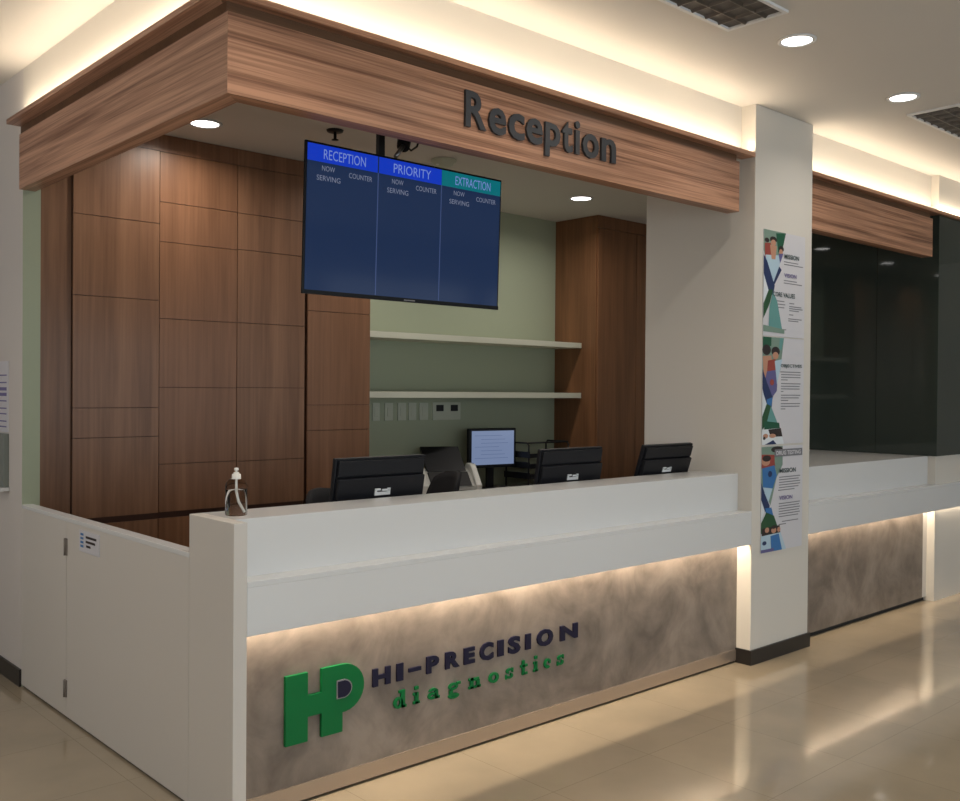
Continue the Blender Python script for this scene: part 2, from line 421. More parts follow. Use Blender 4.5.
# ------------------------------------------------------------------ Reception sign
t = thing('reception_sign', 'charcoal raised letters reading Reception on the walnut fascia', 'sign', (1.071, YF, 2.66))
for ch_, a, b_, z0, z1 in (('R', 1.073, 1.192, 2.688, 2.842), ('e', 1.208, 1.311, 2.684, 2.800), ('c', 1.326, 1.424, 2.684, 2.800), ('e', 1.436, 1.541, 2.684, 2.800), ('p', 1.557, 1.657, 2.646, 2.800),
                          ('t', 1.670, 1.742, 2.685, 2.828), ('i', 1.760, 1.792, 2.688, 2.843), ('o', 1.812, 1.928, 2.684, 2.800), ('n', 1.948, 2.056, 2.688, 2.800)):
    text_mb(ch_, a, b_, z0, z1, YF-.0005, .013, .022).build('letter', M['letter'], t)

# ------------------------------------------------------------------ main reception counter
t = thing('reception_counter', 'white two-tier reception counter with glowing mottled stone front, nearest to camera', 'counter', (0, 0, 0))
MB().box(0, .053, 0, .345, .012, ZT).build('end_panel', M['lam'], t, bevel=.002)
MB().box(.053, XC-.0005, D+.03, .345, ZT-.03, ZT).build('countertop', M['solid'], t)
MB().box(.053, XC-.0005, D, D+.03, Z1-.02, ZT).build('upstand', M['solid'], t)
MB().box(.053, XC, 0, D-.0004, Z1-.02, Z1).box(.053, XC, 0, .02, Z0, Z1-.02).build('ledge', M['solid'], t, bevel=.0015)
MB().box(.053, XC, D, D+.03, .075, Z1-.02).build('front_panel', M['concrete'], t)
MB().box(.053, XC-.012, D-.006, D+.02, .012, .075).build('kick_plate', M['kick'], t)
MB().box(.053, XC-.012, D+.02, D+.06, 0, .012).box(.01, .045, .03, .345, 0, .012).build('plinth', M['blackm'], t)
MB().box(.06, XC-.01, .045, .065, .784, Z1-.0205).build('strip_profile', M['trimw'], t)
MB().box(.06, XC-.01, .047, .063, .780, .784).build('light_strip', M['led'], t)
MB().box(.06, XC-.01, .16, .95, .71, .75).build('work_desk', M['lam'], t)
for a in (.06, 1.6, 3.22): MB().box(a, a+.03, .36, .9, .002, .71).build('desk_support', M['lam'], t)
def under(x0, x1, y, p, yw=.012, z=.778):
    area('ledge_light', ((x0+x1)/2, y, z), x1-x0, yw, p*(x1-x0), WARM, (math.radians(35), 0, 0))
UND = 10.0
under(.07, XC-.02, .055, UND)
# second counter
t = thing('service_counter', 'second white counter with glowing stone front, right of the poster pillar', 'counter', (XD, 0, 0))
MB().box(XD, XE, D+.03, 1.06, ZT-.03, ZT).build('countertop', M['solid'], t)
MB().box(XD, XE, D, D+.03, Z1-.02, ZT).build('upstand', M['solid'], t)
MB().box(XD, XE, 0, D-.0004, Z1-.02, Z1).box(XE, 7.6, 0, .034, Z1-.02, Z1).box(XD, 7.6, 0, .018, Z0, Z1-.02).build('ledge', M['solid'], t, bevel=.0015)
MB().box(XD, XE-.07, D, D+.03, .03, Z1-.02).build('front_panel', M['concrete'], t)
MB().box(XE-.07, XE, D, D+.03, .03, Z1-.02).build('filler_panel', M['lam'], t)
MB().box(XD+.012, XE, D+.02, D+.06, 0, .03).build('plinth', M['blackm'], t)
MB().box(XD+.01, XE-.02, .045, .065, .784, Z1-.0205).build('strip_profile', M['trimw'], t)
MB().box(XD+.01, XE-.02, .047, .063, .780, .784).build('light_strip', M['led'], t)
under(XD+.02, XE-.01, .055, UND*.7); under(XE+.01, 7.5, .027, UND*.7, .008)

# ------------------------------------------------------------------ low side partition
t = thing('side_partition', 'low off-white side partition running back from the counter end, with two grey hinges', 'partition', (0, .345, 0))
MB().box(0, .053, .3455, 1.63, .012, .935).box(0, .053, 1.633, DL, .012, .935).build('panel', M['lam'], t)
MB().box(-.001, .056, .3455, DL, .935, .955).build('cap', M['solid'], t, bevel=.002)
MB().box(.01, .045, .345, DL, 0, .012).build('plinth', M['blackm'], t)
for z in (.776, .105): MB().box(-.006, 0, 1.618, 1.646, z, z+.08).tube([(-.008, 1.632, z), (-.008, 1.632, z+.08)], .006, 8).build('hinge', M['hinge'], t)
# small notice on the partition
t = thing('notice_plate', 'small white notice with dark text lines on the low side partition', 'sign', (0, 1.34, .82))
MB().box(-.004, -.0002, 1.218, 1.46, .82, .918).build('plate', M['paper'], t, bevel=.001)
m = MB()
for y0, y1, z in ((1.25, 1.375, .893), (1.265, 1.375, .872), (1.32, 1.37, .852)): m.box(-.0052, -.004, y0, y1, z-.006, z+.004)
m.build('text_line', M['p_hair'], t)
m = MB()
for z in (.9, .882, .864, .846): m.box(-.0052, -.004, 1.405, 1.44, z-.005, z+.005)
m.build('icon', M['p_blue'], t)

# ------------------------------------------------------------------ diagnostics logo
t = thing('company_logo', 'large green two-letter emblem with navy and green raised lettering on the stone counter front', 'sign', (.26, D, .235))
# emblem
def arc(cx, cz, rx, rz, a0, a1, n):
    return [(cx+rx*math.cos(math.radians(a0+(a1-a0)*i/n)), cz+rz*math.sin(math.radians(a0+(a1-a0)*i/n))) for i in range(n+1)]
outer = [(.258, .496), (.258, .234), (.354, .234), (.354, .327), (.416, .327), (.416, .235), (.512, .235), (.512, .311)] + \
        arc(.515, .404, .099, .094, -85, 90, 14) + [(.416, .498), (.416, .408), (.354, .408), (.354, .496)]
o = MB().prism_xz(outer, D-.015, D-.0005, 0).build('emblem', M['lgreen'], t)
fixn(o)
k = MB().prism_xz([(.488, .372), (.488, .434)] + arc(.510, .403, .040, .033, 75, -75, 8)[0:], D-.019, D-.0152, 0).build('emblem_core', M['navy'], o); fixn(k)
k = MB()
pr = [(.483, .367), (.483, .439)] + arc(.511, .403, .045, .038, 78, -78, 8)
k.prism_xz(pr, D-.0165, D-.0152, 0).build('emblem_ring', M['ink'], o); fixn(bpy.data.objects[o.children[-1].name])
# navy word: even tracking
word = 'HI-PRECISION'
xs = [(.662, .751), (.783, .816), (.846, .910), (.940, 1.008), (1.044, 1.125), (1.150, 1.213), (1.243, 1.325), (1.352, 1.388), (1.418, 1.494), (1.528, 1.562), (1.604, 1.712), (1.762, 1.886)]
for ch, (a, b_) in zip(word, xs):
    z0, z1 = (.400, .416) if ch == '-' else ((.371, .451) if ch in 'OCS' else (.375, .447))
    if ch in 'I-':
        k = MB().box(a, b_, D-.009, D-.0005, z0, z1); nm = 'letter' if ch == 'I' else 'hyphen'
    else:
        k = text_mb(ch, a, b_, z0, z1, D-.0005, .0085, .05); nm = 'letter'
    k.build(nm, M['navy'], t)
# green slab-serif word
def slab(ch, a, b_, z0, xh, asc, desc):
    k = MB(); y0, y1 = D-.008, D-.0005; w_ = (b_-a); s = .34*w_; h = .011
    def bx(x0, x1, za, zb): k.box(x0, x1, y0, y1, za, zb)
    def ring(cx, cz, rx, rz, th, a0=0, a1=360, n=18):
        A = arc(cx, cz, rx, rz, a0, a1, n); B = arc(cx, cz, rx-th, rz-.011, a0, a1, n)
        for i in range(n):
            q = [A[i], A[i+1], B[i+1], B[i]]
            kk = MB().prism_xz(q, y0, y1); k.add(kk.v, kk.f)
    t0 = z0+xh
    if ch == 'd': ring(a+.4*w_, z0+xh/2, .4*w_, xh/2, .26*w_); bx(b_-s*1.1, b_-.02*w_, z0, z0+asc); bx(b_-.55*w_, b_-s, z0+asc-h, z0+asc); bx(b_-s, b_+.1*w_, z0, z0+h)
    if ch == 'i': bx(a+.25*w_, b_-.2*w_, z0, t0); bx(a, a+.5*w_, t0-h, t0); bx(a, b_, z0, z0+h); bx(a+.2*w_, b_-.2*w_, t0+.012, t0+.026)
    if ch == 'a': ring(a+.4*w_, z0+xh*.32, .4*w_, xh*.32, .22*w_); bx(b_-s*1.1, b_-.05*w_, z0, t0-.01); ring(a+.5*w_, t0-xh*.3, .42*w_, xh*.3, .26*w_, 10, 170); bx(b_-s, b_+.1*w_, z0, z0+h)
    if ch == 'g': ring(a+.45*w_, t0-xh*.33, .42*w_, xh*.33, .22*w_); ring(a+.5*w_, z0-desc*.45, .48*w_, desc*.6, .2*w_); bx(a+.1*w_, a+.4*w_, z0, z0+xh*.35); bx(b_-.25*w_, b_+.1*w_, t0-h, t0)
    if ch == 'n': bx(a+.08*w_, a+.36*w_, z0, t0); bx(b_-.34*w_, b_-.06*w_, z0, t0-.012); bx(a-.05*w_, a+.36*w_, t0-h, t0); bx(a+.3*w_, b_-.12*w_, t0-.015, t0-.002); bx(a-.05*w_, a+.46*w_, z0, z0+h); bx(b_-.45*w_, b_+.05*w_, z0, z0+h)
    if ch == 'o': ring(a+.5*w_, z0+xh/2, .5*w_, xh/2, .3*w_)
    if ch == 's': ring(a+.5*w_, t0-xh*.27, .45*w_, xh*.27, .26*w_, 30, 250); ring(a+.5*w_, z0+xh*.27, .45*w_, xh*.27, .26*w_, 210, 430); bx(a, a+.15*w_, z0, z0+.02); bx(b_-.18*w_, b_-.04*w_, t0-.02, t0)
    if ch == 't': bx(a+.25*w_, a+.6*w_, z0, t0+.02); bx(a, b_, t0-h, t0); bx(a+.4*w_, b_, z0, z0+h)
    if ch == 'c': ring(a+.5*w_, z0+xh/2, .5*w_, xh/2, .32*w_, 45, 315); bx(b_-.3*w_, b_-.05*w_, t0-.024, t0-.008)
    return k
gx = [('d', .768, .832), ('i', .878, .914), ('a', .962, 1.024), ('g', 1.082, 1.150), ('n', 1.212, 1.280), ('o', 1.336, 1.402), ('s', 1.448, 1.500), ('t', 1.548, 1.596), ('i', 1.640, 1.672), ('c', 1.715, 1.765), ('s', 1.812, 1.862)]
sc = (1.79-.768)/(1.862-.768)
for ch, a, b_ in gx:
    a = .768+(a-.768)*sc; b_ = .768+(b_-.768)*sc
    slab(ch, a, b_, .262, .047, .073, .02).build('letter', M['lgreen'], t)

# ------------------------------------------------------------------ wood wall cabinets
def cab_unit(label, x0, x1, seams, m, top=2.962, yf=YW, lower=True, name='tall_cabinet'):
    t = thing(name, label, 'cabinet', ((x0+x1)/2, yf, 0), 'walnut cabinets behind the counter')
    MB().box(x0+.001, x1-.001, yf+.019, YG-.002, .1 if lower else .83, ZS-.002).build('carcass', M['woodv'], t)
    zs = [.835] + sorted(seams) + [top]
    for a, b_ in zip(zs[:-1], zs[1:]):
        MB().box(x0+.0028, x1-.0028, yf, yf+.018, a+.0018, b_-.0018).build('door_panel', m, t)
    MB().box(x0, x1, yf+.003, yf+.018, top+.002, ZS-.002).build('top_filler', m, t)
    MB().box(x0+.0035, x1-.0035, yf+.004, yf+.018, .1, .80).build('lower_door', m, t)
    MB().box(x0, x1, yf+.05, YG-.002, 0, .1).build('toe_kick', M['blackm'], t)
    b = MB(); b.box(x0, x1, yf+.012, yf+.0185, .80, ZS-.002); b.build('seam_backing', M['seam'], t)
    return t
cab_unit('walnut wall cabinet furthest left, beside the green wall end', .30, .80, [1.287, 1.456, 2.084, 2.535], M['woodv'], yf=YW-.012)
cab_unit('walnut wall cabinet behind the hand sanitizer bottle, second from left', .803, 1.308, [1.120, 1.575, 1.981, 2.434, 2.668], M['woodv2'])
cab_unit('walnut wall cabinet right behind the left edge of the hanging screen', 1.308, 1.80, [1.116, 1.578, 1.983, 2.440, 2.667], M['woodv'])
cab_unit('narrow-seamed walnut wall cabinet bordering the green wall, below the hanging screen', 1.82, 2.327, [1.297, 1.466, 2.09, 2.54], M['woodv2'])

tag(MB().box(.0895, .2985, 2.437, 2.455, .0, ZS-.002).build('filler_board', M['woodv']), 'narrow recessed walnut board between the green wall end and the first cabinet', 'wood panel')
# right-hand cabinet
t = thing('wardrobe_cabinet', 'tall walnut cabinet at the right end of the shelves', 'cabinet', (4.612, 2.336, 0))
MB().box(4.612, XE-.01, 2.356, YG-.001, .08, ZS-.002).build('carcass', M['woodc'], t)
MB().box(4.62, 5.125, 2.336, 2.355, .1, 2.955).build('door', M['woodc'], t, bevel=.001)
MB().box(5.131, XE-.02, 2.336, 2.355, .1, 2.955).build('door', M['woodc'], t, bevel=.001)
MB().box(4.612, XE-.01, 2.338, 2.356, 2.96, ZS-.002).build('top_filler', M['woodc'], t)
MB().box(4.64, XE-.01, 2.39, YG-.001, 0, .08).build('toe_kick', M['blackm'], t)

# shelves
for z, lab in ((1.942, 'upper pale shelf on the green wall below the hanging screen'), (1.513, 'lower pale shelf on the green wall just above the light switches')):
    t = MB().box(2.329, 4.611, 2.512, YG-.001, z, z+.045).build('wall_shelf', M['shelfw'], None, bevel=.002)
    tag(t, lab, 'shelf', 'wall shelves')
# switches
names = ['leftmost of five blank switch plates beside the cabinet', 'second blank switch plate from the left under the lower shelf', 'middle one of the five narrow switch plates', 'fourth narrow switch plate from the left under the lower shelf', 'fifth narrow switch plate, next to the double socket plate']
for (a, b_), lab in zip([(2.635, 2.70), (2.748, 2.825), (2.872, 2.95), (2.976, 3.05), (3.082, 3.168)], names):
    t = thing('light_switch', lab, 'switch', ((a+b_)/2, YG, 1.33), 'switch plates on the green wall')
    MB().box(a, b_, YG-.009, YG-.0005, 1.338, 1.472).build('plate', M['plate'], t, bevel=.002)
    MB().box((a+b_)/2-.017, (a+b_)/2+.017, YG-.013, YG-.009, 1.37, 1.44).build('rocker', M['plate'], t, bevel=.002)
t = thing('double_socket', 'wide double socket plate with two dark outlets under the lower shelf', 'socket', (3.36, YG, 1.33))
MB().box(3.215, 3.505, YG-.009, YG-.0005, 1.335, 1.475).build('plate', M['plate'], t, bevel=.002)
for x in (3.25, 3.40): MB().box(x, x+.075, YG-.011, YG-.009, 1.405, 1.455).build('outlet', M['blackm'], t)

# back worktop
t = thing('back_desk', 'off-white back desk along the green wall under the shelves', 'desk', (3.4, 2.4, 0))
MB().box(2.33, 4.61, 2.14, YG-.001, .74, .78).build('worktop', M['lam'], t, bevel=.002)
for x in (2.34, 4.56): MB().box(x, x+.03, 2.2, YG-.01, 0, .74).build('side_support', M['lam'], t)

# ------------------------------------------------------------------ wall display
TX0, TX1, TY = .560, 1.696, .45
t = thing('wall_display', 'large hanging queue screen with blue and teal headers in front of the cabinets', 'screen', ((TX0+TX1)/2, TY, 2.62))
r3 = Vector(((TX0+TX1)/2, TY, 2.62))
H = .645
MB().box(TX0, TX1, TY, TY+.012, 2.62-H, 2.62).box(TX0+.2, TX1-.2, TY+.012, TY+.065, 2.62-H+.08, 2.62-.12).build('casing', M['tvbody'], t, bevel=.003)
MB().box(TX0, TX1, TY-.002, TY, 2.62-H, 2.62-H+.018).build('lower_bezel', M['tvbody'], t)
sc_ = MB().box(TX0+.010, TX1-.010, TY-.0015, TY, 2.62-H+.018, 2.62-.010).build('display_panel', M['scr'], t)
cx0, cx1 = TX0+.010, TX1-.010
d1, d2 = .938, 1.306
ZH = 2.61
y = TY-.0025
for a, b_, m, head in ((cx0, d1-.004, 'scrblue', 'RECEPTION'), (d1+.004, d2-.001, 'scrblue', 'PRIORITY'), (d2+.001, cx1, 'scrteal', 'EXTRACTION')):
    MB().box(a, b_, y, TY-.0015, ZH-.072, ZH).build('header_band', M[m], sc_)
    w_ = b_-a
    text_mb(head, a+.22*w_, b_-.18*w_, ZH-.058, ZH-.016, y-.0006).build('heading', M['scrtxt'], sc_)
    text_mb('NOW', a+.20*w_, a+.38*w_, ZH-.108, ZH-.086, y).build('caption', M['scrtxt2'], sc_)
    text_mb('SERVING', a+.13*w_, a+.46*w_, ZH-.150, ZH-.128, y).build('caption', M['scrtxt2'], sc_)
    text_mb('COUNTER', a+.58*w_, a+.92*w_, ZH-.118, ZH-.096, y).build('caption', M['scrtxt2'], sc_)
for xx in (d1, d2): MB().box(xx-.0025, xx+.0025, y, TY-.0015, 2.62-H+.02, ZH-.072).build('divider', M['scrline'], sc_)
MB().box(1.10, 1.165, TY-.0026, TY-.002, 2.62-H+.006, 2.62-H+.011).build('maker_mark', M['ink'], t)
for o in t.children: pass
# tilt: rotate about the top edge
t.rotation_euler = (math.radians(1.8), 0, 0)
mt = thing('ceiling_mount', 'black ceiling pole holding the hanging screen', 'mount', (1.03, .52, ZS))
MB().box(1.0, 1.032, .53, .555, 2.50, ZS-.012).build('pole', M['blackm'], mt)
MB().box(.93, 1.10, .45, .62, ZS-.012, ZS-.001).build('ceiling_plate', M['blackm'], mt)

# ceiling devices
t = thing('bullet_camera', 'small black and white camera on a drop rod, right of the screen pole', 'camera', (1.15, .52, ZS))
MB().tube([(1.16, .55, ZS-.002), (1.16, .55, 2.735)], .012, 10).build('drop_rod', M['blackm'], t)
MB().tube([(1.16, .55, 2.745), (1.13, .52, 2.70)], [.034, .030], 14).build('camera_body', M['black'], t)
MB().tube([(1.125, .515, 2.702), (1.07, .50, 2.64)], [.012, .010], 10).build('arm', M['steel'], t)
MB().tube([(1.16, .55, 2.72), (1.20, .55, 2.70), (1.235, .55, 2.725), (1.25, .55, 2.77), (1.22, .55, 2.82)], .005, 8).build('cable', M['blackm'], t)
t = thing('smoke_detector', 'round greenish smoke detector on the reception ceiling above the screen', 'detector', (2.42, 1.765, ZS))
MB().lathe([(0, -.046), (.035, -.046), (.06, -.036), (.07, -.018), (.082, -.016), (.085, 0)], (2.42, 1.765, ZS-.001), 24).build('housing', M['plate'], t)
MB().lathe([(0, -.008), (.008, -.006), (.01, 0)], (2.34, 1.73, ZS-.045), 10).build('indicator', M['trimw'], t)
t = thing('fire_sprinkler', 'small dark fire sprinkler on the reception ceiling left of the pole', 'sprinkler', (1.504, 1.648, ZS))
MB().lathe([(0, -.012), (.045, -.010), (.05, 0)], (1.504, 1.648, ZS-.001), 20).build('escutcheon', M['black'], t)
MB().tube([(1.504, 1.648, ZS-.01), (1.504, 1.648, ZS-.055)], .009, 8).lathe([(0, 0), (.02, 0), (.02, -.004), (0, -.004)], (1.504, 1.648, ZS-.055), 12).build('head', M['black'], t)

# ------------------------------------------------------------------ downlights
def make_downlight(label, x, y, z, power, col, group, r=.072, spread=math.radians(145)):
    t = thing('downlight', label, 'downlight', (x, y, z), group)
    MB().lathe([(r, -.001), (r+.016, -.001), (r+.016, -.006), (r, -.009), (r-.004, -.004)], (x, y, z), 32).build('trim_ring', M['trimw'], t)
    MB().lathe([(0, -.003), (r-.002, -.003)], (x, y, z), 32).build('lens', M['lamp'], t)
    area('downlight_lamp', (x, y, z-.012), 2*r*.9, 2*r*.9, power, col, (0, 0, 0), t, spread, 'DISK')
    return t
NEU = (1, .92, .82)
lob = 'recessed round downlights in the lobby ceiling'
PW = 8.5
make_downlight('round lobby downlight nearest the louvred fitting above the pillar', 2.524, -.681, ZC, PW*.5, NEU, lob)
make_downlight('round lobby downlight further right, beside the right louvred fitting', 3.746, -.633, ZC, PW*.5, NEU, lob)
extra = [(.0, -.68), (1.28, -.68), (5.0, -.64), (6.3, -.64), (-1.8, -.7), (-1.8, 1.4), (.5, -3.4), (2.9, -3.4), (5.3, -3.4), (-1.8, -3.4), (8, -2.5)]
EP = [1, 1, .3, .25, 1.2, 1.2, 1.3, 1.6, .6, 1, .2]
for i, (x, y) in enumerate(extra):
    area('lobby_lamp', (x, y, ZC-.012), .13, .13, PW*.8*EP[i], NEU, (0, 0, 0), None, math.radians(130), 'DISK')
rec = 'recessed round downlights in the reception ceiling'
PR = 7.5
make_downlight('round downlight over the left walnut cabinets, under the fascia corner', .891, 2.036, ZS, PR, NEU, rec, .08, math.radians(160))
make_downlight('round downlight in front of the right walnut cabinet', 3.98, 1.969, ZS, PR, NEU, rec, .08, math.radians(160))
make_downlight('round middle downlight hidden behind the hanging screen, seen in the dark glass', 2.435, 2.0, ZS, PR, NEU, rec, .08, math.radians(160))

# ------------------------------------------------------------------ louvred ceiling fittings
def louver(label, x0, x1, y0, y1):
    t = thing('louver_light', label, 'ceiling light', ((x0+x1)/2, (y0+y1)/2, ZC), 'unlit louvred ceiling fittings')
    z = ZC
    f = MB(); w_ = .018
    f.box(x0, x1, y0, y0+w_, z-.012, z-.0005); f.box(x0, x1, y1-w_, y1, z-.012, z-.0005); f.box(x0, x0+w_, y0+w_, y1-w_, z-.012, z-.0005); f.box(x1-w_, x1, y0+w_, y1-w_, z-.012, z-.0005)
    f.build('frame', M['trimw'], t)
    MB().box(x0+w_, x1-w_, y0+w_, y1-w_, z-.0015, z-.0005).build('reflector', M['louvback'], t)
    g = MB(); n = int((x1-x0)/.095)
    for i in range(1, n):
        x = x0+(x1-x0)*i/n; g.hexa([(x-.002, y0+w_, z-.012), (x+.002, y0+w_, z-.012), (x+.002, y1-w_, z-.012), (x-.002, y1-w_, z-.012)], [(x-.012, y0+w_, z-.001), (x+.012, y0+w_, z-.001), (x+.012, y1-w_, z-.001), (x-.012, y1-w_, z-.001)])
    for j in (1, 2):
        yy = y0+(y1-y0)*j/3; g.hexa([(x0+w_, yy-.002, z-.012), (x1-w_, yy-.002, z-.012), (x1-w_, yy+.002, z-.012), (x0+w_, yy+.002, z-.012)], [(x0+w_, yy-.014, z-.001), (x1-w_, yy-.014, z-.001), (x1-w_, yy+.014, z-.001), (x0+w_, yy+.014, z-.001)])
    g.build('louver_grid', M['louv'], t)
louver('unlit louvred ceiling fitting at the top edge, left of the lobby downlights', .97, 2.175, -.84, -.535)
louver('unlit louvred ceiling fitting at the right edge of the lobby ceiling', 4.09, 5.29, -.80, -.50)

# ------------------------------------------------------------------ posters on the pillar
def poster(label, x0, x1, z0, z1, photos, heads, lines, band=None):
    t = thing('wall_poster', label, 'poster', ((x0+x1)/2, 0, z0), 'printed posters on the pillar')
    W = x1-x0; Hh = z1-z0
    P = lambda u, v: (x0+u*W, z1-v*Hh)
    MB().box(x0, x1, -.005, -.0006, z0, z1).build('board', M['paper'], t)
    keys = sorted({p[0] for p in photos}); mb = MB()
    for i, (key, kind, *a) in enumerate(photos):
        yy = -.0052-.00012*i; mi = keys.index(key)
        if kind == 'p': mb.add([(P(u, v)[0], yy, P(u, v)[1]) for u, v in a[0]], [list(range(len(a[0])))], mi)
        else:
            c_ = P(a[0], a[1]); mb.ellipse_xz(c_[0], c_[1], a[2]*W, a[3]*Hh, yy, mi)
    mb.build('printed_picture', [M[k_] for k_ in keys], t)
    if band:
        k = MB(); a, b_ = P(band[0], band[2]), P(band[1], band[3]); k.box(a[0], b_[0], -.0075, -.007, b_[1], a[1]); k.build('title_band', M['p_teal'] if band[4] else M['ink'], t)
    for s, u0, u1, v0, v1, m in heads:
        a, b_ = P(u0, v1), P(u1, v0)
        text_mb(s, a[0], b_[0], a[1], b_[1], -.008, 0, .02).build('heading', M[m], t)
    k = MB()
    for u0, u1, v in lines:
        a = P(u0, v); b_ = P(u1, v); k.box(a[0], b_[0], -.0056, -.005, a[1]-.0028, a[1]+.0028)
    k.build('body_text', M['ink'], t)
    return t
X0, X1 = 3.362, 3.826
ph1 = [('p_bg', 'p', [(0, 0), (.52, 0), (.38, .25), (.2, .52), (0, .2)]), ('p_green', 'p', [(.28, .02), (.52, .0), (.44, .16), (.34, .2)]),
       ('p_red', 'p', [(.02, .13), (.16, .12), (.18, .26), (.03, .27)]), ('p_hair', 'e', .07, .10, .055, .022), ('p_pale', 'p', [(.04, .24), (.42, .22), (.34, .38), (.22, .52), (.08, .42)]),
       ('p_skin', 'p', [(.14, .14), (.3, .14), (.27, .27), (.18, .27)]), ('p_hair', 'e', .22, .085, .085, .03), ('p_skin', 'e', .22, .115, .06, .03),
       ('p_hair', 'e', .41, .16, .06, .03), ('p_skin', 'e', .40, .19, .045, .028), ('p_violet', 'p', [(.34, .21), (.46, .2), (.38, .3)]),
       ('p_navy', 'p', [(0, .24), (.08, .30), (.26, .52), (.22, .62), (.1, .56), (0, .42)]), ('p_navy', 'p', [(.42, .36), (.24, .52), (.22, .50), (.36, .33)]), ('p_white', 'p', [(0, .42), (.12, .58), (0, .72)]),
       ('p_dgreen', 'p', [(.22, .56), (.14, .70), (0, .84), (0, .70), (.12, .56)]), ('p_teal', 'p', [(.22, .58), (.32, .66), (.46, .96), (.12, .96), (.14, .72)]), ('p_bg', 'p', [(0, .9), (.5, .93), (.5, .97), (0, .96)])]
poster('top poster on the pillar, headed Mission, Vision and Core Values', X0, X1, 1.905, 2.523, ph1,
       [('MISSION', .48, .84, .20, .245, 'inkd'), ('VISION', .48, .78, .385, .425, 'inkp'), ('CORE VALUES', .22, .75, .575, .62, 'inkd')],
       [(.48, .83, .275), (.48, .95, .30), (.48, .8, .455), (.48, .93, .48), (.2, .5, .66), (.3, .52, .69), (.2, .5, .72), (.62, .74, .67), (.62, .92, .70), (.62, .95, .72), (.62, .86, .74), (.62, .72, .78), (.6, .93, .82), (.6, .85, .84), (.2, .55, .93)])
ph2 = [('p_bg', 'p', [(0, 0), (.5, 0), (.42, .3), (.24, .58), (0, .36)]), ('p_green', 'p', [(0, 0), (.2, 0), (.2, .08), (0, .12)]), ('p_teal', 'p', [(.4, 0), (.5, 0), (.44, .12), (.38, .1)]),
       ('p_skin', 'p', [(.0, .18), (.2, .17), (.24, .38), (.04, .42)]), ('p_hair', 'e', .09, .12, .10, .05), ('p_red', 'p', [(.12, .22), (.3, .2), (.32, .34), (.1, .36)]), ('p_violet', 'p', [(.1, .32), (.36, .3), (.34, .5), (.2, .58), (.04, .44)]),
       ('p_hair', 'e', .30, .13, .10, .045), ('p_skin', 'e', .30, .17, .07, .035), ('p_pale', 'p', [(.28, .22), (.46, .2), (.34, .44)]), ('p_red', 'e', .22, .42, .05, .03),
       ('p_navy', 'p', [(0, .3), (.1, .42), (.24, .56), (.22, .66), (.08, .62), (0, .48)]), ('p_blue', 'p', [(.1, .58), (.24, .56), (.2, .68), (.12, .7)]), ('p_white', 'p', [(0, .5), (.1, .62), (0, .74)]),
       ('p_dgreen', 'p', [(.2, .64), (.16, .78), (.04, .84), (0, .86), (0, .74), (.1, .62)]), ('p_teal', 'p', [(.2, .64), (.34, .78), (.4, .84), (.08, .84)]), ('p_green', 'p', [(.05, .78), (.4, .8), (.42, .86), (.05, .87)]),
       ('p_white', 'p', [(0, .86), (.42, .85), (.52, 1), (0, 1)]), ('p_hair', 'p', [(.14, .86), (.44, .85), (.48, .93), (.2, .93)]), ('p_skin', 'e', .08, .92, .06, .022), ('p_hair', 'e', .05, .94, .03, .015), ('p_skin', 'e', .24, .92, .08, .02), ('p_navy', 'p', [(.06, 1), (.26, .96), (.34, 1)])]
poster('middle poster on the pillar, headed Objectives', X0, X1, 1.268, 1.898, ph2,
       [('OBJECTIVES', .42, .94, .245, .285, 'inkd')],
       [(.42, .92, .32), (.44, .92, .345), (.44, .92, .37), (.44, .6, .395), (.44, .92, .43), (.44, .9, .455), (.44, .9, .48), (.44, .5, .505), (.44, .92, .54), (.44, .88, .565), (.44, .62, .59), (.44, .92, .62), (.44, .9, .645), (.44, .55, .67)])
ph3 = [('p_bg', 'p', [(0, 0), (.5, 0), (.5, .18), (.36, .3), (.22, .56), (0, .36)]), ('p_red', 'p', [(0, .07), (.3, .08), (.32, .2), (0, .2)]), ('p_hair', 'e', .36, .03, .14, .03), ('p_skin', 'e', .1, .14, .1, .04), ('p_hair', 'e', .12, .11, .1, .03),
       ('p_blue', 'p', [(.02, .2), (.3, .18), (.36, .28), (.22, .46), (.04, .38)]), ('p_navy', 'e', .2, .26, .05, .03), ('p_pale', 'p', [(.04, .38), (.26, .4), (.16, .54)]),
       ('p_navy', 'p', [(0, .34), (.08, .44), (.2, .56), (.18, .64), (.06, .6), (0, .5)]), ('p_blue', 'p', [(.1, .58), (.24, .58), (.3, .68), (.12, .68)]), ('p_white', 'p', [(0, .5), (.08, .6), (0, .7)]),
       ('p_dgreen', 'p', [(.12, .62), (.3, .66), (.4, .78), (0, .82), (0, .72)]), ('p_hair', 'p', [(.02, .77), (.44, .76), (.46, .84), (.02, .86)]), ('p_skin', 'e', .30, .80, .06, .03), ('p_skin', 'e', .14, .79, .05, .025), ('p_hair', 'e', .3, .77, .06, .018), ('p_skin', 'e', .42, .8, .04, .025),
       ('p_pale', 'p', [(0, .84), (.46, .83), (.6, 1), (0, 1)]), ('p_blue', 'p', [(.22, .85), (.42, .84), (.5, 1), (.24, 1)]), ('p_navy', 'e', .08, .91, .05, .02), ('p_violet', 'p', [(0, .97), (.3, .97), (.3, 1), (0, 1)])]
